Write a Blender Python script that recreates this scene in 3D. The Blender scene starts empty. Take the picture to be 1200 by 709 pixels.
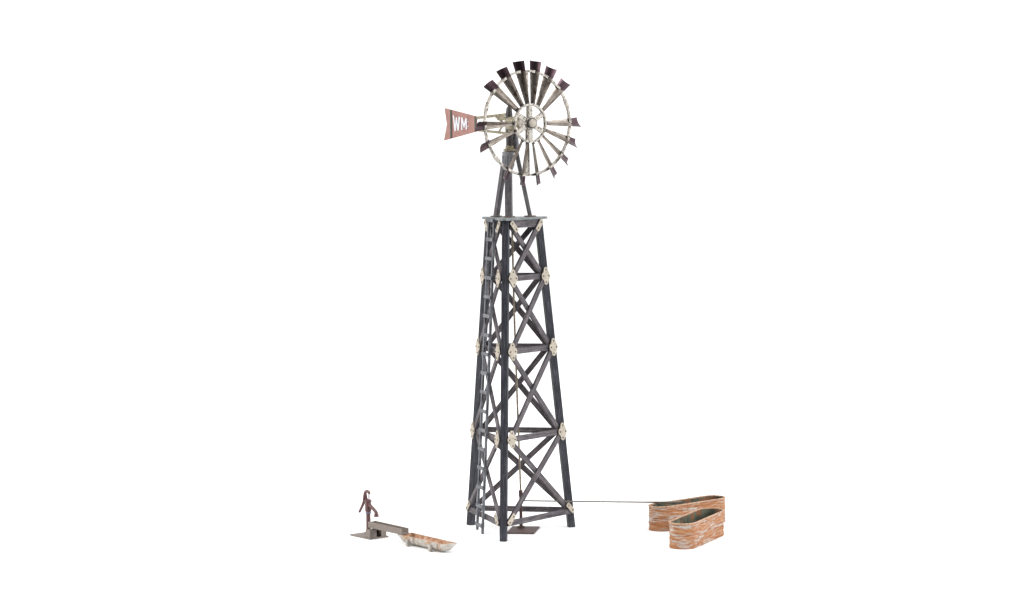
import bpy, bmesh, math, random
from mathutils import Vector, Matrix
random.seed(7)
R = math.radians
S = 0.0003            # one modelling unit (u) is 0.3 mm: the model windmill stands about 17 cm tall
scene = bpy.context.scene
COL = scene.collection

# ------------------------------------------------------------------ camera
CAM_H, CAM_D, PITCH, PAN, FPX, ROLL = 482.793, 2795.44, 0.0724237, -0.00017483, 2704.9, 0.0122219
def cam_matrix():
    c, s = math.cos(PAN), math.sin(PAN)
    pan = Matrix(((c, -s, 0), (s, c, 0), (0, 0, 1)))
    c, s = math.cos(PITCH), math.sin(PITCH)
    pit = Matrix(((1, 0, 0), (0, c, -s), (0, s, c)))
    c, s = math.cos(ROLL), math.sin(ROLL)
    rol = Matrix(((c, 0, -s), (0, 1, 0), (s, 0, c)))
    m = rol @ pit @ pan                       # rows: right, depth, up
    right, depth, up = m[0], m[1], m[2]
    r = Matrix((right, up, -depth)).transposed().to_4x4()
    r.translation = Vector((0, -CAM_D, CAM_H)) * S
    return r
cd = bpy.data.cameras.new('camera')
cam = bpy.data.objects.new('camera', cd); COL.objects.link(cam)
cam.matrix_world = cam_matrix()
cd.sensor_fit = 'HORIZONTAL'; cd.sensor_width = 36.0
cd.lens = 36.0 * FPX / 1200.0
cd.clip_start = 0.01; cd.clip_end = 500.0
scene.camera = cam

# ------------------------------------------------------------------ world: white studio tent, dark room behind the camera
w = bpy.data.worlds.new('World'); scene.world = w; w.use_nodes = True
nt = w.node_tree; nt.nodes.clear()
out = nt.nodes.new('ShaderNodeOutputWorld'); bg = nt.nodes.new('ShaderNodeBackground')
tc = nt.nodes.new('ShaderNodeTexCoord'); dot = nt.nodes.new('ShaderNodeVectorMath'); dot.operation = 'DOT_PRODUCT'
dot.inputs[1].default_value = Vector((0.05, -0.985, 0.05)).normalized()
mr = nt.nodes.new('ShaderNodeMapRange'); mr.interpolation_type = 'SMOOTHSTEP'
mr.inputs['From Min'].default_value = 0.30; mr.inputs['From Max'].default_value = 0.82
mr.inputs['To Min'].default_value = 1.0; mr.inputs['To Max'].default_value = 0.03
nt.links.new(tc.outputs['Generated'], dot.inputs[0]); nt.links.new(dot.outputs['Value'], mr.inputs['Value'])
WORLD_STRENGTH = 1.45
mul = nt.nodes.new('ShaderNodeMath'); mul.operation = 'MULTIPLY'; mul.inputs[1].default_value = WORLD_STRENGTH
nt.links.new(mr.outputs['Result'], mul.inputs[0]); nt.links.new(mul.outputs[0], bg.inputs['Strength'])
bg.inputs['Color'].default_value = (1, 1, 1, 1)
nt.links.new(bg.outputs[0], out.inputs['Surface'])

def area(name, loc, target, size, power, color=(1, 1, 1)):
    ld = bpy.data.lights.new(name, 'AREA'); ld.shape = 'RECTANGLE'; ld.size = size[0]; ld.size_y = size[1]
    ld.energy = power; ld.color = color
    o = bpy.data.objects.new(name, ld); COL.objects.link(o); o.location = loc
    o.rotation_euler = (Vector(target) - Vector(loc)).to_track_quat('-Z', 'Y').to_euler()
    return o
area('softbox_key', (-0.75, -0.35, 0.75), (0, 0, 0.07), (0.45, 0.45), 7.5, (1.0, 0.98, 0.95))
area('softbox_side', (0.9, -0.45, 0.45), (0.0, 0, 0.06), (0.35, 0.5), 9.0, (0.96, 0.98, 1.0))

vs = scene.view_settings
vs.view_transform = 'Standard'; vs.look = 'None'; vs.exposure = 0.0; vs.gamma = 1.0; vs.use_curve_mapping = False
scene.cycles.max_bounces = 8

# ------------------------------------------------------------------ materials
def lin(c):
    return tuple(0.70 * ((x / 255) / 12.92 if x / 255 <= 0.04045 else ((x / 255 + 0.055) / 1.055) ** 2.4) for x in c) + (1.0,)   # 0.70: the tent light is a little over 1
class NT:
    def __init__(s, name):
        s.m = bpy.data.materials.new(name); s.m.use_nodes = True; s.t = s.m.node_tree
        s.b = s.t.nodes['Principled BSDF']
        s.tc = s.n('ShaderNodeTexCoord')
    def n(s, k, **kw):
        o = s.t.nodes.new(k)
        for a, v in kw.items(): setattr(o, a, v)
        return o
    def l(s, a, b): s.t.links.new(a, b)
    def map(s, scale, rnd=True):
        mp = s.n('ShaderNodeMapping'); mp.inputs['Scale'].default_value = [x / S for x in scale]
        s.l(s.tc.outputs['Object'], mp.inputs['Vector'])
        if rnd:
            oi = s.n('ShaderNodeObjectInfo'); mm = s.n('ShaderNodeMath', operation='MULTIPLY'); mm.inputs[1].default_value = 50
            cx = s.n('ShaderNodeCombineXYZ'); s.l(oi.outputs['Random'], mm.inputs[0])
            s.l(mm.outputs[0], cx.inputs[0]); s.l(mm.outputs[0], cx.inputs[1]); s.l(cx.outputs[0], mp.inputs['Location'])
        return mp.outputs[0]
    def noise(s, vec, scale=1, detail=3, rough=.6, dist=0):
        o = s.n('ShaderNodeTexNoise'); o.inputs['Scale'].default_value = scale; o.inputs['Detail'].default_value = detail
        o.inputs['Roughness'].default_value = rough; o.inputs['Distortion'].default_value = dist
        s.l(vec, o.inputs['Vector']); return o.outputs['Fac']
    def ramp(s, fac, stops):
        o = s.n('ShaderNodeValToRGB'); e = o.color_ramp.elements
        while len(e) < len(stops): e.new(.5)
        for i, (p, c) in enumerate(stops): e[i].position = p; e[i].color = c if len(c) == 4 else tuple(c) + (1,)
        s.l(fac, o.inputs[0]); return o.outputs[0]
    def mix(s, fac, a, b):
        o = s.n('ShaderNodeMix', data_type='RGBA')
        if isinstance(fac, float): o.inputs[0].default_value = fac
        else: s.l(fac, o.inputs[0])
        for i, x in ((6, a), (7, b)):
            if isinstance(x, tuple): o.inputs[i].default_value = x
            else: s.l(x, o.inputs[i])
        return o.outputs[2]
    def bump(s, h, strength, dist):
        o = s.n('ShaderNodeBump'); o.inputs['Strength'].default_value = strength; o.inputs['Distance'].default_value = dist * S
        s.l(h, o.inputs['Height']); s.l(o.outputs[0], s.b.inputs['Normal'])
    def done(s, col, rough=.6, metal=0, spec=.5):
        if isinstance(col, tuple): s.b.inputs['Base Color'].default_value = col
        else: s.l(col, s.b.inputs['Base Color'])
        s.b.inputs['Roughness'].default_value = rough; s.b.inputs['Metallic'].default_value = metal
        s.b.inputs['Specular IOR Level'].default_value = spec
        return s.m

def timber(name, dark, mid, light, rough=.6, grain=(.05, .9, .9), spec=.4):
    s = NT(name); v = s.map(grain); f = s.noise(v, 1, 4, .65)
    v2 = s.map((.09, .09, .09)); f2 = s.noise(v2, 1, 3, .6)
    c = s.ramp(f, [(.3, lin(dark)), (.5, lin(mid)), (.72, lin(light))])
    c2 = s.ramp(f2, [(.35, (0.68, .69, .73)), (.65, (1.3, 1.24, 1.22))])
    mm = s.n('ShaderNodeMix', data_type='RGBA', blend_type='MULTIPLY'); mm.inputs[0].default_value = 1
    s.l(c, mm.inputs[6]); s.l(c2, mm.inputs[7])
    s.bump(f, .5, .5)
    return s.done(mm.outputs[2], rough, 0, spec)
M = {}
M['leg'] = timber('dark_leg_timber', (22, 23, 30), (42, 44, 54), (90, 92, 102))
M['brace'] = timber('grey_brace_timber', (52, 47, 51), (88, 82, 86), (134, 128, 132))
M['ladder'] = timber('grey_ladder_timber', (78, 81, 87), (112, 115, 121), (148, 151, 156))
M['platform'] = timber('grey_platform_timber', (92, 98, 100), (128, 134, 136), (160, 166, 166))

def plain(name, c, rough=.6, metal=0, var=.18, scale=.25, spec=.5, bump=.3):
    s = NT(name); f = s.noise(s.map((scale,) * 3), 1, 4, .65)
    k = lin(c); lo = tuple(x * (1 - var * 1.6) for x in k[:3]); hi = tuple(min(1, x * (1 + var * 1.6)) for x in k[:3])
    s.bump(f, bump, .4)
    return s.done(s.ramp(f, [(.3, lo), (.7, hi)]), rough, metal, spec)
def worn(name, base, spots, lo=.52, hi=.66, rough=.5, metal=0, scale=.3, spec=.5):
    s = NT(name); f = s.noise(s.map((scale,) * 3), 1, 5, .7); g = s.noise(s.map((.12,) * 3), 1, 3, .6)
    k = lin(base); a = s.ramp(g, [(.3, tuple(x * .8 for x in k[:3])), (.7, tuple(min(1, x * 1.15) for x in k[:3]))])
    m = s.ramp(f, [(lo, (0, 0, 0)), (hi, (1, 1, 1))])
    s.bump(f, .3, .4)
    return s.done(s.mix(m, a, lin(spots)), rough, metal, spec)
M['gusset'] = worn('cream_gusset_plate', (200, 189, 172), (142, 114, 86), .56, .7, .6)
M['bolt'] = plain('dark_bolt', (52, 46, 44), .5)
M['wheel'] = worn('silvered_wheel_frame', (196, 189, 178), (78, 64, 56), .5, .6, .42, .25)
M['hub_dark'] = plain('dark_hub_groove', (50, 40, 36), .5)
M['gear'] = worn('dull_brass_gearbox', (164, 154, 128), (92, 78, 60), .48, .62, .45, .25)
M['mast'] = plain('dark_mast_metal', (62, 58, 58), .5)
M['mastleg'] = timber('grey_mast_timber', (76, 74, 78), (98, 96, 100), (124, 122, 124))
M['collar'] = plain('grey_collar', (136, 136, 142), .5)
M['pad'] = worn('rusty_footing', (120, 112, 108), (120, 84, 62), .45, .6)
M['maroon'] = plain('maroon_cast_iron', (108, 74, 74), .45, .1)
M['rust_brown'] = plain('dark_rust_brown', (84, 58, 54), .6)
M['rod'] = worn('pale_brass_rod', (172, 156, 136), (100, 84, 68), .45, .65, .45, .3, .2)
M['steel'] = plain('grey_steel_pipe', (132, 126, 118), .5, .1)
M['bright'] = plain('bright_piston_rod', (215, 216, 220), .3, .6)
M['taupe'] = plain('taupe_painted_wood', (142, 130, 122), .65, 0, .12)
M['strap'] = plain('dark_green_strap', (70, 76, 66), .6)
M['letter'] = plain('white_lettering_paint', (238, 240, 246), .5, 0, .06)
s = NT('faded_red_vane'); f = s.noise(s.map((.1, .1, .35)), 1, 4, .6)
s.bump(f, .3, .3)
M['vane'] = s.done(s.ramp(f, [(.3, lin((160, 112, 103))), (.7, lin((188, 140, 130)))]), .55)

# blade: weathered silver metal with maroon tip (local y runs from hub to tip)
s = NT('weathered_blade_with_maroon_tip')
f = s.noise(s.map((.35, .12, .35)), 1, 5, .7); g = s.noise(s.map((.18, .05, .18)), 1, 3, .6)
metal = s.ramp(g, [(.3, lin((156, 143, 132))), (.7, lin((212, 203, 192)))])
metal = s.mix(s.ramp(f, [(.5, (0, 0, 0)), (.66, (1, 1, 1))]), metal, lin((92, 70, 60)))
sep = s.n('ShaderNodeSeparateXYZ'); s.l(s.tc.outputs['Object'], sep.inputs[0])
nz = s.noise(s.map((.45, .45, .45)), 1, 2, .5)
md = s.n('ShaderNodeMath', operation='MULTIPLY_ADD'); md.inputs[1].default_value = 4 * S; s.l(nz, md.inputs[0]); s.l(sep.outputs['Y'], md.inputs[2])
ms = s.n('ShaderNodeMapRange'); ms.inputs['From Min'].default_value = 63.6 * S; ms.inputs['From Max'].default_value = 64.4 * S
s.l(md.outputs[0], ms.inputs['Value'])
tip = s.ramp(g, [(.3, lin((82, 64, 70))), (.7, lin((114, 94, 100)))])
col = s.mix(ms.outputs[0], metal, tip)
s.bump(f, .3, .4)
M['blade'] = s.done(col, .3, .9)

# stock tank outside: horizontal streaks of rust over whitish galvanising
s = NT('streaked_rusty_tank_wall')
f = s.noise(s.map((.07, .07, .75)), 1, 7, .78, .3); g = s.noise(s.map((.03, .03, .17)), 1, 5, .72, .4); h = s.noise(s.map((.2, .2, 1.2)), 1, 4, .7)
rust = s.ramp(f, [(.3, lin((96, 58, 34))), (.47, lin((182, 116, 68))), (.64, lin((214, 164, 118)))])
pale = s.ramp(h, [(.3, lin((172, 156, 140))), (.7, lin((228, 220, 212)))])
ad = s.n('ShaderNodeMath', operation='ADD'); s.l(f, ad.inputs[0]); s.l(g, ad.inputs[1])
mk = s.ramp(ad.outputs[0], [(.0, (0, 0, 0)), (1, (1, 1, 1))])
mr2 = s.n('ShaderNodeMapRange'); mr2.inputs['From Min'].default_value = 1.02; mr2.inputs['From Max'].default_value = 1.12
s.l(ad.outputs[0], mr2.inputs['Value'])
s.bump(f, 1.0, 1.3)
M['tank'] = s.done(s.mix(mr2.outputs[0], rust, pale), .7)
s = NT('mossy_tank_inside'); f = s.noise(s.map((.09, .09, .09)), 1, 5, .65); g = s.noise(s.map((.05, .05, .05)), 1, 3, .6)
c = s.ramp(f, [(.3, lin((52, 50, 42))), (.5, lin((92, 98, 80))), (.7, lin((128, 130, 106)))])
M['tank_in'] = s.done(s.mix(s.ramp(g, [(.5, (0, 0, 0)), (.6, (1, 1, 1))]), c, lin((150, 94, 56))), .7)
M['rim'] = worn('pinkish_rim', (210, 172, 142), (150, 98, 64), .48, .6, .6)
# trough
s = NT('weathered_white_trough'); f = s.noise(s.map((.1, .1, .1)), 1, 5, .7); g = s.noise(s.map((.3, .3, .3)), 1, 3, .6)
c = s.ramp(g, [(.3, lin((168, 162, 154))), (.7, lin((222, 218, 210)))])
c = s.mix(s.ramp(f, [(.5, (0, 0, 0)), (.62, (.9, .9, .9))]), c, lin((186, 138, 94)))
s.bump(g, .4, .6); M['trough'] = s.done(c, .7)
M['trough_foot'] = plain('greyish_white_foot', (200, 194, 186), .7)
s = NT('rusty_trough_inside'); f = s.noise(s.map((.16, .16, .16)), 1, 5, .7)
M['trough_in'] = s.done(s.ramp(f, [(.32, lin((158, 108, 78))), (.5, lin((210, 162, 130))), (.68, lin((232, 208, 184)))]), .75)
s = NT('white_tabletop'); f = s.noise(s.map((.002,) * 3, False), 1, 2, .5)
M['ground'] = s.done(s.ramp(f, [(.3, (.93, .93, .93)), (.7, (.95, .95, .95))]), .9, 0, .1)

# ------------------------------------------------------------------ object helpers (arguments in u)
def link(name, me, parent=None, mat=None, mw=None):
    o = bpy.data.objects.new(name, me); COL.objects.link(o)
    if parent is not None: o.parent = parent
    if mw is not None: o.matrix_local = mw
    if mat is not None and me is not None and not me.materials: me.materials.append(mat)
    return o
def to_mesh(bm, name, smooth=False):
    for v in bm.verts: v.co *= S
    bmesh.ops.recalc_face_normals(bm, faces=bm.faces[:])
    if smooth:
        for f_ in bm.faces: f_.smooth = True
        for e_ in bm.edges:
            if len(e_.link_faces) == 2 and e_.calc_face_angle(0) > R(38): e_.smooth = False
    me = bpy.data.meshes.new(name); bm.to_mesh(me); bm.free(); return me
def frame(o, x, z):
    x = Vector(x).normalized(); z = Vector(z); z = (z - x * z.dot(x)).normalized(); y = z.cross(x)
    m = Matrix((x, y, z)).transposed().to_4x4(); m.translation = Vector(o) * S; return m
def box_bm(bm, c, d, bev=0, taper=None):
    r = bmesh.ops.create_cube(bm, size=1)
    for v in r['verts']:
        if taper and v.co.x > 0: v.co.y *= taper; v.co.z *= taper
        v.co = Vector((c[i] + v.co[i] * d[i] for i in range(3)))
    if bev:
        es = {e for v in r['verts'] for e in v.link_edges}
        bmesh.ops.bevel(bm, geom=list(es), offset=bev, segments=1, affect='EDGES')
def bar(name, p0, p1, width, thick, normal, mat, parent, bev=.35, pre=None):
    p0, p1 = Vector(p0), Vector(p1); L = (p1 - p0).length
    bm = bmesh.new(); box_bm(bm, (0, 0, 0), (L, width, thick), bev)
    mw = frame((p0 + p1) / 2, p1 - p0, normal)
    return link(name, to_mesh(bm, name), parent, mat, pre @ mw if pre is not None else mw)
def lathe_bm(bm, prof, n=24, mat_index=None, cap=True):
    rings = []
    for (r, z) in prof:
        rings.append([bm.verts.new((r * math.cos(2 * math.pi * i / n), r * math.sin(2 * math.pi * i / n), z)) for i in range(n)])
    for a, b in zip(rings, rings[1:]):
        for i in range(n): bm.faces.new((a[i], a[(i + 1) % n], b[(i + 1) % n], b[i]))
    if cap: bm.faces.new(rings[0][::-1]); bm.faces.new(rings[-1])
def lathe(name, prof, mat, parent, mw=None, n=24):
    bm = bmesh.new(); lathe_bm(bm, prof, n); return link(name, to_mesh(bm, name, True), parent, mat, mw)
def tube_bm(bm, pts, rad, n=10):
    pts = [Vector(p) for p in pts]; rad = rad if isinstance(rad, (list, tuple)) else [rad] * len(pts)
    rings = []; up = None
    for i, p in enumerate(pts):
        t = (pts[min(i + 1, len(pts) - 1)] - pts[max(i - 1, 0)]).normalized()
        if up is None: up = Vector((0, 0, 1)) if abs(t.z) < .9 else Vector((1, 0, 0))
        u = (up - t * up.dot(t)).normalized(); up = u; v = t.cross(u)
        rings.append([bm.verts.new(p + (u * math.cos(2 * math.pi * k / n) + v * math.sin(2 * math.pi * k / n)) * rad[i]) for k in range(n)])
    for a, b in zip(rings, rings[1:]):
        for i in range(n): bm.faces.new((a[i], a[(i + 1) % n], b[(i + 1) % n], b[i]))
    bm.faces.new(rings[0][::-1]); bm.faces.new(rings[-1])
def tube(name, pts, rad, mat, parent, n=10, mw=None):
    bm = bmesh.new(); tube_bm(bm, pts, rad, n); return link(name, to_mesh(bm, name, True), parent, mat, mw)
def spline(pts, n=6):
    pts = [Vector(p) for p in pts]; o = []
    P = [pts[0] * 2 - pts[1]] + pts + [pts[-1] * 2 - pts[-2]]
    for i in range(1, len(P) - 2):
        for k in range(n):
            t = k / n; a, b, c, d = P[i - 1:i + 3]
            o.append(.5 * ((2 * b) + (c - a) * t + (2 * a - 5 * b + 4 * c - d) * t * t + (3 * b - a - 3 * c + d) * t ** 3))
    o.append(pts[-1]); return o
def prism(name, poly, thick, mat, parent, mw, bev=0):
    bm = bmesh.new(); lo = [bm.verts.new((x, y, -thick / 2)) for x, y in poly]; hi = [bm.verts.new((x, y, thick / 2)) for x, y in poly]
    bm.faces.new(lo[::-1]); bm.faces.new(hi); n = len(poly)
    for i in range(n): bm.faces.new((lo[i], lo[(i + 1) % n], hi[(i + 1) % n], hi[i]))
    if bev: bmesh.ops.bevel(bm, geom=bm.edges[:], offset=bev, segments=1, affect='EDGES')
    return link(name, to_mesh(bm, name), parent, mat, mw)
def empty(name, loc, label, cat, group=None):
    o = bpy.data.objects.new(name, None); COL.objects.link(o); o.location = Vector(loc) * S; o.empty_display_size = .005
    o['label'] = label; o['category'] = cat
    if group: o['group'] = group
    return o
def cp(o, parent, mw):
    c = o.copy(); COL.objects.link(c); c.parent = parent; c.matrix_local = mw; return c

# ------------------------------------------------------------------ setting
bm = bmesh.new(); _v = [bm.verts.new(p) for p in ((-40000, -520, 0), (40000, -520, 0), (40000, 80000, 0), (-40000, 80000, 0))]; bm.faces.new(_v)   # the white table ends half way to the camera
g = link('ground', to_mesh(bm, 'ground'), None, M['ground']); g['kind'] = 'structure'; g['label'] = 'plain pure white studio tabletop under the models'

# ------------------------------------------------------------------ windmill tower
mill = empty('windmill', (0, 0, 0), 'tall three-legged dark timber windmill tower with maroon-tipped wheel and pink tail vane', 'windmill')
TH, B0, BT, ZT = -0.193283, 126.906, 59.601, 380.0
ZL = [20.6, 119.72, 224.0, 311.13]
LEGA = {'F': -90, 'R': 30, 'L': 150}
def leg(k, z):
    r = (B0 + (BT - B0) * z / ZT) / math.sqrt(3); t = TH + R(LEGA[k]); return Vector((r * math.cos(t), r * math.sin(t), z))
def radial(k):
    t = TH + R(LEGA[k]); return Vector((math.cos(t), math.sin(t), 0))
for k in 'FRL':
    bar('leg', leg(k, 0), leg(k, 380), 8.2, 8.2, radial(k), M['leg'], mill, .5)

class Face:
    def __init__(s, a, b):
        s.a, s.b = a, b
        A, B = leg(a, 0), leg(b, 0); C, D = leg(a, 380), leg(b, 380)
        n = (B - A).cross(D - A).normalized()
        if n.dot(A + B) < 0: n = -n
        s.n = n
        s.t = (B - A).normalized()
    def p(s, side, z, inn, off):                 # side 0 = leg a, 1 = leg b ; inn = distance from leg axis inwards
        q = leg(s.a if side == 0 else s.b, z)
        return q + s.t * (inn if side == 0 else -inn) + s.n * off
CROSS = [(-2.3, 10.4), (-1.2, 11), (1.6, 11), (3.2, 9.4), (3.7, 8), (4.4, 4.7), (6.6, 3.3), (7.7, 1.6), (7.7, -1.6), (6.8, -3.2), (4.4, -4.7), (3.5, -8.6), (1.6, -10.6), (-1, -10.6), (-2.4, -9.4), (-7.4, -1.2), (-7.7, 0), (-7.4, 1.2)]
TAB = [(-8, -2.2), (-6.8, -3.2), (6.8, -3.2), (8, -2.2), (8, 2.2), (6.8, 3.2), (-6.8, 3.2), (-8, 2.2)]
bm = bmesh.new(); lathe_bm(bm, [(1.0, -.2), (1.0, .3), (.6, .65)], 8); bolt_me = to_mesh(bm, 'bolt', True); bolt_me.materials.append(M['bolt'])
def bolts(plate, pts):
    for x, y in pts:
        m = Matrix.Identity(4); m.translation = Vector((x, y, .55)) * S
        link('bolt', bolt_me, plate, None, m)
for a, b in (('F', 'R'), ('L', 'F'), ('R', 'L')):
    fc = Face(a, b); front = (a, b) != ('R', 'L')
    for z in ZL:                                  # horizontal girts
        bar('crossbeam', fc.p(0, z, 4, 3.6), fc.p(1, z, 4, 3.6), 6.8, 3.0, fc.n, M['brace'], mill)
    bar('crossbeam', fc.p(0, 376, 2, 3.0), fc.p(1, 376, 2, 3.0), 9.5, 4.2, fc.n, M['brace'], mill)
    lv = [ZL[0] + 1.5] + ZL[1:] + [376.5]
    for i in range(4):
        e0 = 3.2 if i == 0 else 5.2; e1 = 3.8 if i == 3 else 5.2
        p0, p1 = fc.p(0, lv[i], e0, 5.3), fc.p(1, lv[i + 1], e1, 5.3)
        q0, q1 = fc.p(1, lv[i], e0, 2.5), fc.p(0, lv[i + 1], e1, 2.5)
        bar('brace', p0, p1, 6.7, 3.0, fc.n, M['brace'], mill)
        bar('brace', q0, q1, 6.6, 2.8, fc.n, M['brace'], mill)
    if not front: continue
    for side in (0, 1):
        for z in ZL[1:]:
            x = fc.t * (1 if side == 0 else -1)
            o = fc.p(side, z, 5.6, 7.5)
            nn = fc.n
            poly = CROSS if side == 0 else [(-x_, y_) for x_, y_ in CROSS][::-1]
            up = nn.cross(fc.t); sg = 1 if up.z > 0 else -1
            mw = frame(o, fc.t * sg, nn)
            if sg < 0: poly = [(-x_, y_) for x_, y_ in poly][::-1]
            pl = prism('gusset_plate', poly, 1.0, M['gusset'], mill, mw, .12)
            bs = [(0, 7.8), (-4.9, 0), (4.8, 0), (.6, -7.4)]
            if (side == 1) != (sg < 0): bs = [(-x_, y_) for x_, y_ in bs]
            bolts(pl, bs)
        # slanted two-bolt tabs at the foot and under the platform
        for lo in (True, False):
            za, zb = (lv[0], lv[1]) if lo else (lv[4], lv[3])
            p, q = fc.p(side, za, 3.2 if lo else 3.8, 7.3), fc.p(1 - side, zb, 5.2, 7.3)
            d = (q - p).normalized()
            pl = prism('gusset_plate', TAB, 1.0, M['gusset'], mill, frame(p + d * 4.5, d, fc.n), .12)
            bolts(pl, [(-4.6, 0), (4.6, 0)])

# platform and pads
def cut_tri(r, c):
    pts = []
    for k in 'FRL':
        t = TH + R(LEGA[k]); p = Vector((math.cos(t), math.sin(t))) * r; q = Vector((-math.sin(t), math.cos(t))) * c
        ins = Vector((math.cos(t), math.sin(t))) * c * .55
        pts += [p - ins - q, p - ins + q] if c else [p]
    return [(v.x, v.y) for v in pts]
m = Matrix.Identity(4); m.translation = Vector((0, 0, 382.2)) * S
plat = prism('platform', cut_tri(47, 2.5), 2.8, M['platform'], mill, m, .3)
for k in 'FRL':
    p = radial(k) * 24 if k != 'F' else Vector((-2.8, -1, 0))
    m = Matrix.Identity(4); m.translation = Vector((p.x, p.y, 384)) * S
    lathe('footing', [(7.5, 0), (7.5, .8), (6.6, 1.2)], M['pad'], mill, m, 16)
    if k == 'F': continue
    tp = radial(k) * (11 if k != 'R' else 4); tp.z = 447 if k != 'R' else 478
    wd = {'R': 4.6, 'L': 6.2}[k]
    bar('mast_leg', (p.x, p.y, 384.5), tp, wd, wd * .9, radial(k), M['mastleg'], mill, .4)
# mast head
def zmat(x, y, z):
    m = Matrix.Identity(4); m.translation = Vector((x, y, z)) * S; return m
MX, MY = -1.2, -1.0
bm = bmesh.new()
lathe_bm(bm, [(5.6, 441), (6.6, 444), (6.8, 446), (6.8, 459), (7.2, 460), (7.2, 462), (6.2, 463)], 28)
for i in range(14):
    t = 2 * math.pi * i / 14; 
    r = bmesh.ops.create_cube(bm, size=1)
    for v in r['verts']:
        c = Vector((v.co.x * 1.2 + 6.9, v.co.y * 1.1, 0)); v.co = Vector((c.x * math.cos(t) - c.y * math.sin(t), c.x * math.sin(t) + c.y * math.cos(t), 452 + v.co.z * 13))
link('collar', to_mesh(bm, 'collar', True), mill, M['collar'], zmat(-3.0, MY, 0))
bar('mast_post', (-2.9, MY, 384.5), (-2.9, MY, 446), 8.2, 8.2, radial('F'), M['mastleg'], mill, .5)
lathe('flange', [(5.2, 463), (7.3, 463.6), (7.3, 466), (5, 467), (5, 470)], M['gear'], mill, zmat(MX, MY, 0))
lathe('mast', [(3.8, 445), (3.8, 468), (4.2, 470), (4.2, 508), (3.4, 515), (1.5, 518)], M['mast'], mill, zmat(MX, MY, 0))
lathe('turntable_cone', [(3.0, 462), (4.6, 464), (2.6, 494), (1.6, 496)], M['collar'], mill, zmat(6.2, 4, 0), 14)

# ------------------------------------------------------------------ wheel head : local x = h, y = up, z = a (forward)
PHI = R(35)
A = Vector((math.sin(PHI), -math.cos(PHI), 0)); H = Vector((math.cos(PHI), math.sin(PHI), 0))
BASE = Vector((-1.2, 0, 0))
def at(t, z, side=0): return BASE + A * t + H * side + Vector((0, 0, z))
def wm(t, z): return frame(at(t, z), H, A)
# gearbox
gb = lathe('gearbox', [(3, -9), (7.5, -8), (8.5, -6), (8.5, 6), (7.5, 8), (4, 9), (3.4, 22), (3.4, 24)], M['gear'], mill, wm(8, 496.6), 24)
box_ = bmesh.new(); box_bm(box_, (0, 0, 0), (8, 20, 12), 1.0)
link('gear_cover', to_mesh(box_, 'gear_cover'), gb, M['gear'], Matrix.Translation(Vector((0, -2, -6)) * S))
hub = lathe('wind_wheel', [(3, -12), (6, -11), (6.4, -3), (8.0, 2), (8.0, 7.6), (7.4, 8.3), (6.3, 8.3), (6.3, 7.6), (5.4, 7.6), (5.4, 10.2), (4.9, 10.8)], M['wheel'], mill, wm(38.3, 496.7), 28)
I4 = Matrix.Identity(4)
lathe('hub_cap', [(5.0, 10.0), (5.0, 11.0), (4.2, 11.4), (1.2, 11.8)], M['gusset'], hub, Matrix.Identity(4), 28)
lathe('hub_groove', [(6.3, 8.2), (6.3, 10.4), (4.6, 10.4)], M['hub_dark'], hub, I4, 28)
def ring_bm(bm, r, z, dr, dz, n=90, wob=0):
    V = []
    for i in range(n):
        t = 2 * math.pi * i / n; k = 1 + (wob if i % 5 < 2 else 0)
        V.append([bm.verts.new(((r + a * dr / 2 * k) * math.cos(t), (r + a * dr / 2 * k) * math.sin(t), z + b * dz / 2 * k)) for a, b in ((-1, -1), (1, -1), (1, 1), (-1, 1))])
    for i in range(n):
        a, b = V[i], V[(i + 1) % n]
        for j in range(4): bm.faces.new((a[j], a[(j + 1) % 4], b[(j + 1) % 4], b[j]))
bm = bmesh.new(); ring_bm(bm, 62, 0, 2.4, 3.6, 90, .3); link('outer_rim', to_mesh(bm, 'outer_rim'), hub, M['wheel'], I4)
bm = bmesh.new(); ring_bm(bm, 22.2, 5.3, 2.2, 4, 54, .1); link('inner_rim', to_mesh(bm, 'inner_rim'), hub, M['wheel'], I4)
sp = None
for k in range(6):
    t = R(60 * k)
    if sp is None:
        bm = bmesh.new(); box_bm(bm, (0, 13.8, 5.6), (6.2, 16, 1.8), .4)
        sp = link('spoke', to_mesh(bm, 'spoke'), hub, M['wheel'], I4)
    else: cp(sp, hub, Matrix.Rotation(-t, 4, 'Z'))
bm = bmesh.new(); box_bm(bm, (0, 34, 0), (3.6, 56, 1.2), .3); link('long_spoke', to_mesh(bm, 'long_spoke'), hub, M['wheel'], I4)
bm = bmesh.new(); box_bm(bm, (0, 34, -1), (5.6, 58, 1.2), .3); link('long_spoke', to_mesh(bm, 'long_spoke'), hub, M['wheel'], Matrix.Rotation(R(180), 4, 'Z'))
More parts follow.
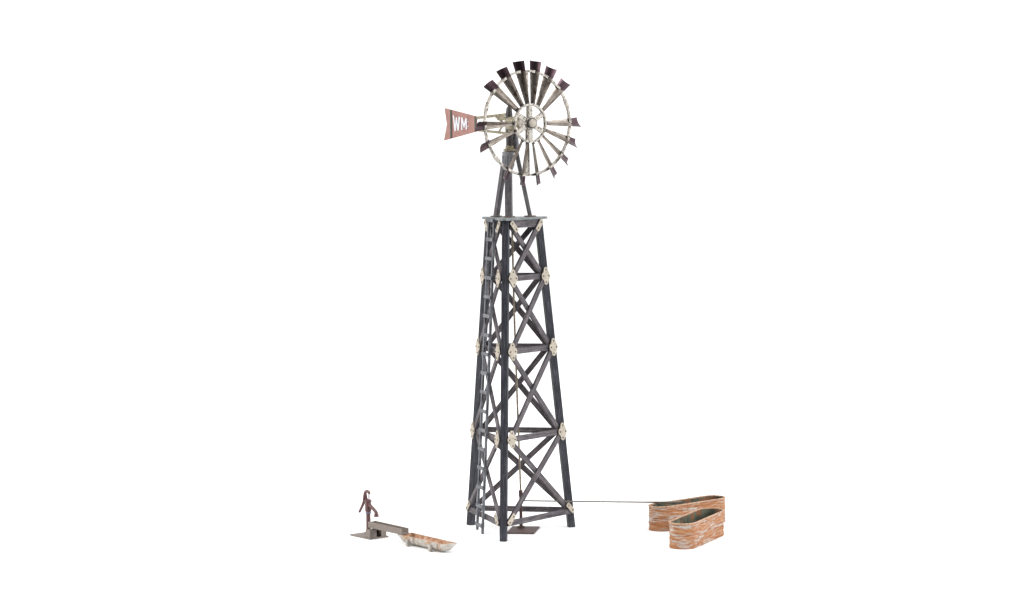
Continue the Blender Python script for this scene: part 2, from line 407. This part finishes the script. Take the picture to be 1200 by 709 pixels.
# blade mesh pointing along +y
BETA = R(39)
bm = bmesh.new()
W = Vector((-math.cos(BETA), 0, -math.sin(BETA))); N = Vector((-math.sin(BETA), 0, math.cos(BETA)))
NR, NC = 8, 6; top, bot = [], []
for i in range(NR + 1):
    f_ = i / NR; r = 23.5 + (74.6 - 23.5) * f_; wd = 5.4 + (14.2 - 5.4) * f_
    c = Vector((0, r, 5.2 - 3.0 * f_)) + Vector((-2.2 * f_, 0, 0)); tr, br = [], []
    for j in range(NC + 1):
        u = j / NC * 2 - 1; cam_ = -(1 - u * u) * wd * .13
        q = c + W * (u * wd / 2) + N * cam_
        tr.append(bm.verts.new(q + N * .55)); br.append(bm.verts.new(q - N * .55))
    top.append(tr); bot.append(br)
for i in range(NR):
    for j in range(NC):
        bm.faces.new((top[i][j], top[i][j + 1], top[i + 1][j + 1], top[i + 1][j])); bm.faces.new((bot[i][j], bot[i + 1][j], bot[i + 1][j + 1], bot[i][j + 1]))
    bm.faces.new((top[i][0], top[i + 1][0], bot[i + 1][0], bot[i][0])); bm.faces.new((top[i][NC], bot[i][NC], bot[i + 1][NC], top[i + 1][NC]))
for j in range(NC):
    bm.faces.new((top[0][j], bot[0][j], bot[0][j + 1], top[0][j + 1])); bm.faces.new((top[NR][j], top[NR][j + 1], bot[NR][j + 1], bot[NR][j]))
blade_me = to_mesh(bm, 'blade', True); blade_me.materials.append(M['blade'])
bm = bmesh.new(); box_bm(bm, (0, 23.6, 5.6), (3.4, 3.4, 3.4), .5); clip_me = to_mesh(bm, 'blade_clip'); clip_me.materials.append(M['hub_dark'])
for k in range(18):
    ang = 10 + 20 * k
    if ang in (70, 230, 290): continue            # three blades are missing from the wheel
    mw = Matrix.Rotation(-R(ang), 4, 'Z') @ Matrix.Rotation(R(random.uniform(-1.2, 1.2)), 4, 'Z') @ Matrix.Rotation(R(random.uniform(-3, 3)), 4, 'Y')
    link('blade', blade_me, hub, None, mw); link('blade_clip', clip_me, hub, None, mw)

# ------------------------------------------------------------------ tail
bar('tail_boom', at(-72, 504.2), at(-2, 508), 3.4, 2.2, H, M['gear'], mill, .3)
bar('tail_boom', at(-72, 489.6), at(-2, 484.8), 3.2, 2.2, H, M['gear'], mill, .3)
bar('boom_strut', at(-30, 505.6), at(-10, 497), 2.0, 1.6, H, M['gear'], mill, .2)
bar('boom_strut', at(-22, 487.4), at(-10, 497), 2.0, 1.6, H, M['gear'], mill, .2)
bar('boom_strut', at(-24, 503), at(-2, 503), 5.0, 3.0, H, M['gear'], mill, .4)
vm = frame(at(0, 0), A, -H)          # local x = along a, y = ?, z toward viewer
ysg = 1 if (vm.to_3x3() @ Vector((0, 1, 0))).z > 0 else -1
def vp(pts): 
    q = [(t, ysg * z) for t, z in pts]
    return q
vane = prism('tail_vane', vp([(-140.9, 517.8), (-68.6, 506.2), (-70.2, 487.4), (-143.2, 476.8), (-135.6, 497.4)]), 1.4, M['vane'], mill, vm, .2)
I = Matrix.Identity(4)
def on_vane(name, pts, lift, th, mat):
    m = Matrix.Identity(4); m.translation = Vector((0, 0, lift)) * S
    return prism(name, vp(pts), th, mat, vane, m)
on_vane('strap', [(-127.2, 515.2), (-123.8, 514.7), (-123.8, 480.0), (-127.2, 479.5)], 1.0, .8, M['strap'])
on_vane('strap', [(-72.6, 506.4), (-69.4, 506.0), (-69.4, 487.8), (-72.6, 487.3)], 1.0, .8, M['strap'])
def quad_map(poly):                   # letter unit square -> vane, shrinking towards the mast
    o = []
    for x, y in poly:
        t = -121.4 + (121.4 - 86) * x
        zt = 508.3 - 4.9 * x; zb = 488.4 + 2.4 * x
        o.append((t, zb + (zt - zb) * y))
    return o
wx = lambda x: x * .47; mx = lambda x: .53 + x * .36
Wp = [(0, 1), (.2, 1), (.31, .36), (.43, .92), (.57, .92), (.69, .36), (.8, 1), (1, 1), (.79, 0), (.6, 0), (.5, .5), (.4, 0), (.21, 0)]
Mp = [(0, 0), (0, 1), (.24, 1), (.5, .5), (.76, 1), (1, 1), (1, 0), (.79, 0), (.79, .58), (.56, .16), (.44, .16), (.21, .58), (.21, 0)]
on_vane('letter_w', quad_map([(wx(x), y) for x, y in Wp]), .95, .5, M['letter'])
on_vane('letter_m', quad_map([(mx(x), y) for x, y in Mp]), .95, .5, M['letter'])
for y0 in (.22, .68):
    on_vane('full_stop', quad_map([(.94, y0), (.99, y0), (.99, y0 + .1), (.94, y0 + .1)]), .95, .5, M['letter'])

# ------------------------------------------------------------------ ladder on the left face
fl = Face('L', 'F')
def lad(z, side, off=7.6):
    mid = (leg('L', z) + leg('F', z)) / 2 - fl.t * (4.0 - 3.0 * z / 380)
    return mid + fl.t * side + fl.n * off
HW = 10.5
ladder = bar('ladder', lad(1.5, -HW), lad(379, -HW), 3.6, 2.8, fl.n, M['ladder'], mill, .3)
inv = frame((lad(1.5, -HW) + lad(379, -HW)) / 2, lad(379, -HW) - lad(1.5, -HW), fl.n).inverted()
def sub_bar(name, p0, p1, w_, t_, n_, mat):
    return bar(name, p0, p1, w_, t_, n_, mat, ladder, .3, inv)
sub_bar('rail', lad(-1.0 + 1, HW), lad(379, HW), 3.6, 2.8, fl.n, M['ladder'])
for i in range(17):
    z = 9.5 + 23.15 * i
    sub_bar('rung', lad(z, -HW - 1.8, 9.4), lad(z, HW + 1.8, 9.4), 4.3, 1.8, fl.n, M['ladder'])

# ------------------------------------------------------------------ pump rod
tube('pump_rod', [(7.3, 12, 48), (4.5, 9, 160), (2, 5, 270), (.6, 1.5, 380)], 1.15, M['rod'], mill)

# ------------------------------------------------------------------ well pump under the tower
well = empty('well_pump', (7.3, 12, 0), 'dark rusty-brown standpipe on a square plate beneath the windmill tower with long thin outlet pipe', 'pump')
rt = frame((2.4, -13, .9), (.987, -.16, 0), (0, 0, 1))
bm = bmesh.new(); box_bm(bm, (0, 0, 0), (34, 47.5, 1.8), .3); link('base_plate', to_mesh(bm, 'base_plate'), well, M['rust_brown'], rt)
lathe('standpipe', [(4.6, 1.8), (4.6, 2.8), (3.6, 3.4), (2.0, 3.6), (1.9, 31), (2.5, 32), (2.5, 35), (2.0, 36), (2.0, 40), (2.5, 41), (2.5, 47), (1.8, 48.2)], M['rust_brown'], well, I4, 16)
lathe('foot_boss', [(5, 1.7), (5, 3), (4.2, 3.8)], M['rust_brown'], well, I4, 18)
tube('outlet_pipe', [(1.5, -1.6, 35.4), (90, -2, 33.2), (150, -2.4, 31.9), (178, -2.5, 31.4), (197, -2.6, 31.0)], [.85, .9, .95, 1.25, 1.4], M['steel'], well, 10)

# ------------------------------------------------------------------ hand pump, chute
D = Vector((.63, -.7766, 0)); E_ = Vector((.7766, .63, 0))
BC = Vector((-177, -26.3, 0))
pump = empty('hand_pump', BC, 'small maroon cast-iron hand pump with curved handle on a taupe base plate', 'hand pump')
pb = frame((0, 0, 0), D, (0, 0, 1)); pb.translation = Vector((0, 0, 0))
def lbox(name, d0, d1, e0, e1, z0, z1, mat, parent, bev=.25):
    ys = 1 if (pb.to_3x3() @ Vector((0, 1, 0))).dot(E_) > 0 else -1
    bm = bmesh.new(); box_bm(bm, ((d0 + d1) / 2, ys * (e0 + e1) / 2, (z0 + z1) / 2), (d1 - d0, e1 - e0, z1 - z0), bev)
    return link(name, to_mesh(bm, name), parent, mat, pb)
lbox('base_plate', -20.8, 20.8, -14, 14, 0, 1.7, M['taupe'], pump)
lbox('support_block_or_slot_shade', 10.6, 20.2, -13, -3.2, 1.6, 11.3, M['taupe'], pump)
lbox('support_block_or_slot_shade', 10.6, 20.2, 3.6, 11.5, 1.6, 11.3, M['taupe'], pump)
lbox('support_block_or_slot_shade', 11.4, 13.6, -3.3, 3.7, 1.6, 11.2, M['hub_dark'], pump)  # dark filler between the blocks: shade of the open slot put into colour
pp = Vector((-178.2, -17, 0)) - BC
pm = frame((pp.x, pp.y, 0), D, (0, 0, 1))
lathe('pump_body', [(5, 1.6), (5, 2.6), (3.8, 3.2), (2.9, 3.6), (2.7, 26), (3.2, 26.4), (3.2, 29), (3.9, 29.4), (4.0, 38.5), (3.3, 40), (4.5, 41), (4.5, 42.4), (3.4, 43), (3.2, 44), (2.2, 44.4)], M['maroon'], pump, pm, 22)
lathe('collar_ring', [(3.35, 26.8), (3.55, 27), (3.55, 28.2), (3.35, 28.4)], plain('bluish_ring', (132, 132, 156), .5), pump, pm, 22)
lathe('piston_rod', [(1.2, 44), (1.2, 51.5)], M['bright'], pump, pm @ Matrix.Translation(Vector((1.8, 0, 0)) * S), 12)
tube('spout', spline([(2, 0, 37.0), (7.5, 0, 35), (13.5, 0, 31.6), (16.4, 0, 29.2), (16.8, 0, 24.4)], 4), [2.3] * 4 + [2.1] * 4 + [2.1] * 4 + [2.2, 2.4, 2.7, 3.0, 3.1], M['maroon'], pump, 12, pm)
hp = spline([(3.0, 0, 50.6), (2.6, 0, 52.2), (-.5, 0, 53.4), (-4.6, 0, 52.4), (-7.0, 0, 48), (-8.8, 0, 40), (-12.5, 0, 34), (-18.6, 0, 26)], 4)
tube('handle', hp, [1.5 + .45 * math.sin(math.pi * i / len(hp)) for i in range(len(hp))], M['maroon'], pump, 10, pm)
tube('handle_bracket', [(-3.0, 0, 40.5), (-6.8, 0, 41.5), (-7.6, 0, 43)], [1.5, 1.3, 1.2], M['maroon'], pump, 8, pm)
tube('handle_bracket', [(-2.6, 0, 42), (-3.6, 0, 48), (-4.6, 0, 52)], [1.2, 1.1, 1.1], M['maroon'], pump, 8, pm)

# chute: a three-sided wooden channel
c0 = BC + D * 10.2 + E_ * -3.7; c1 = BC + D * 72.5 + E_ * .6
cl = (c1 - c0).length
chute = bpy.data.objects.new('water_chute', None); COL.objects.link(chute)
cm = frame(((c0.x + c1.x) / 2, (c0.y + c1.y) / 2, 0.9), c1 - c0 + Vector((0, 0, -1.8)), (0, 0, 1)); chute.matrix_world = cm; chute.empty_display_size = .005
chute['label'] = 'taupe wooden three-sided channel running from the hand pump to the white trough'; chute['category'] = 'water chute'
def cb(name, c, d):
    bm = bmesh.new(); box_bm(bm, c, d, .2); return link(name, to_mesh(bm, name), chute, M['taupe'], I4)
cb('bottom_board', (0, 0, 12.2), (cl, 9.4, 1.4)); 
cb('side_board', (0, -4.9, 15.0), (cl, 1.3, 7.2)); cb('side_board', (0, 4.9, 15.0), (cl, 1.3, 7.2)); cb('end_board', (-cl / 2 + .7, 0, 15.2), (1.2, 8.4, 6.0))

# ------------------------------------------------------------------ white trough
t0, t1 = Vector((-131.6, -74.4, 0)), Vector((-75.6, -148.2, 0))
trough = bpy.data.objects.new('trough', None); COL.objects.link(trough); trough.empty_display_size = .005
trough.matrix_world = frame(((t0.x + t1.x) / 2, (t0.y + t1.y) / 2, 0), t1 - t0, (0, 0, 1))
trough['label'] = 'low white weathered trough with rusty inside and stub feet at the end of the chute'; trough['category'] = 'trough'
LT = (t1 - t0).length / 2
bm = bmesh.new()
NS = 14
def section(x, hw, zb, zt, inner=0):
    v = []
    for i in range(NS + 1):
        a = math.pi * i / NS
        cx = -math.cos(a); sx = math.sin(a)
        v.append(bm.verts.new((x, (abs(cx) ** .8) * math.copysign(1, cx) * (hw - inner), zt - (abs(sx) ** .72) * (zt - zb - inner * .8) - (0 if not inner else 0))))
    return v
ZT_ = 11.4
xs_out = [(-LT, 10.6, 9.6), (-LT + 2.2, 10.5, 6.0), (-LT + 6.5, 10.3, 1.9), (-LT + 12, 10.2, 1.8), (0, 10.2, 1.8), (LT - 12, 10.2, 1.8), (LT - 6.5, 10.3, 2.2), (LT - 2.2, 10.5, 6.0), (LT, 10.6, 9.6)]
outer = [section(x, hw, zb, ZT_) for x, hw, zb in xs_out]
inner = [section(x * (LT - 1.8) / LT, hw, zb + .8, ZT_, 1.5) for x, hw, zb in xs_out]
for rows, mi in ((outer, 0), (inner, 1)):
    for a, b in zip(rows, rows[1:]):
        for i in range(NS): bm.faces.new((a[i], a[i + 1], b[i + 1], b[i])).material_index = mi
    bm.faces.new(rows[0]).material_index = mi; bm.faces.new(rows[-1][::-1]).material_index = mi
for a, b, c, d in zip(outer, outer[1:], inner, inner[1:]):
    bm.faces.new((a[0], b[0], d[0], c[0])); bm.faces.new((a[-1], c[-1], d[-1], b[-1]))
bm.edges.ensure_lookup_table()
# close the rim across the two ends
bm.faces.new((outer[0][0], outer[0][-1], inner[0][-1], inner[0][0])); bm.faces.new((outer[-1][0], inner[-1][0], inner[-1][-1], outer[-1][-1]))
me = to_mesh(bm, 'basin', True); me.materials.append(M['trough']); me.materials.append(M['trough_in'])
link('basin', me, trough, None, I4)
for x in (-LT * .62 + 4, LT * .46):
    for s_ in (-1, 1):
        bm = bmesh.new(); box_bm(bm, (x, s_ * 10.6, 4.2), (4.6, 4.6, 8.4), 1.0)
        link('foot', to_mesh(bm, 'foot', True), trough, M['trough_foot'], I4)
for x in (-LT * .3, LT * .74):
    bm = bmesh.new(); V = []
    for dx in (-.7, .7):
        row = []
        for i in range(NS + 1):
            a = math.pi * i / NS; cx = -math.cos(a); sx = math.sin(a)
            row.append(bm.verts.new((x + dx, (abs(cx) ** .8) * math.copysign(1, cx) * 10.6, ZT_ - .3 - (abs(sx) ** .72) * (ZT_ - 1.2))))
        V.append(row)
    for i in range(NS): bm.faces.new((V[0][i], V[0][i + 1], V[1][i + 1], V[1][i]))
    r_ = bmesh.ops.solidify(bm, geom=bm.faces[:], thickness=.35)
    link('band', to_mesh(bm, 'band'), trough, M['trough_foot'], I4)

# ------------------------------------------------------------------ stock tanks
def stadium(L, W_, n=16, m=10):
    r = W_ / 2; h = L / 2 - r; p = []
    for i in range(n + 1):
        t = -math.pi / 2 + math.pi * i / n; p.append((h + r * math.cos(t), r * math.sin(t), math.cos(t), math.sin(t)))
    for i in range(1, m): p.append((h - 2 * h * i / m, r, 0, 1))
    for i in range(n + 1):
        t = math.pi / 2 + math.pi * i / n; p.append((-h + r * math.cos(t), r * math.sin(t), math.cos(t), math.sin(t)))
    for i in range(1, m): p.append((-h + 2 * h * i / m, -r, 0, -1))
    return p
def tank(x, y, L, W_, ang, seed, label):
    rnd = random.Random(seed)
    o = bpy.data.objects.new('stock_tank', None); COL.objects.link(o); o.empty_display_size = .005
    o.location = Vector((x, y, 0)) * S; o.rotation_euler = (0, 0, ang); o['label'] = label; o['category'] = 'water tank'; o['group'] = 'oval rusty water tanks beside the windmill'
    HT = 29.8; P = stadium(L, W_)
    ph = [rnd.uniform(0, 6) for _ in range(4)]
    bm = bmesh.new(); rows = []; nz = 30
    for i in range(nz + 1):
        z = HT * i / nz; row = []
        for j, (px, py, nx, ny) in enumerate(P):
            s_ = j / len(P) * 2 * math.pi
            d = -.4 + .26 * math.sin(z * .78 + .5 * math.sin(s_ * 2 + ph[0])) + .2 * math.sin(z * 2.1 + ph[1] + 1.5 * math.sin(s_ * 3)) + .1 * math.sin(s_ * 7 + z * 1.4)
            row.append(bm.verts.new((px + nx * d, py + ny * d, z + (0 if 0 < i < nz else .15 * math.sin(s_ * 9 + ph[2]) + .15))))
        rows.append(row)
    n = len(P)
    def strip(a, b):
        for j in range(n): bm.faces.new((a[j], a[(j + 1) % n], b[(j + 1) % n], b[j]))
    for a, b in zip(rows, rows[1:]): strip(a, b)
    ins = [[bm.verts.new((px - nx * 1.6, py - ny * 1.6, z)) for px, py, nx, ny in P] for z in (HT + .1, 0.2)]
    strip(rows[-1], ins[0]); 
    bm.faces.new(rows[0][::-1])
    strip(ins[0], [v for v in ins[1]]); bm.faces.new(ins[1])
    link('tank_wall', to_mesh(bm, 'tank_wall', True), o, M['tank'], I4)
    bm = bmesh.new()
    rr = [[bm.verts.new((px - nx * k, py - ny * k, z)) for px, py, nx, ny in P] for k, z in ((1.75, HT - .6), (1.75, 1.6), (3.0, 1.0))]
    strip(rr[0], rr[1]); strip(rr[1], rr[2]); bm.faces.new(rr[2])
    me = to_mesh(bm, 'tank_lining', True); l = link('tank_lining', me, o, M['tank_in'], I4)
    bm = bmesh.new()
    prof = ((.35, HT - .7), (.5, HT + .1), (0, HT + .7), (-1.1, HT + .8), (-1.8, HT + .3), (-1.9, HT - .6))
    rr = [[bm.verts.new((px + nx * k, py + ny * k, z)) for px, py, nx, ny in P] for k, z in prof]
    for a, b in zip(rr, rr[1:] + rr[:1]): strip(a, b)
    link('rim', to_mesh(bm, 'rim', True), o, M['rim'], I4)
    return o
tank(212.56, 24.6, 119.2, 30.6, R(39.3), 3, 'rear oval rust-streaked water tank that the thin outlet pipe reaches over')
tank(215.5, -85.9, 121.6, 32.6, R(64.0), 11, 'front oval rust-streaked water tank, nearest the viewer, with no pipe over it')
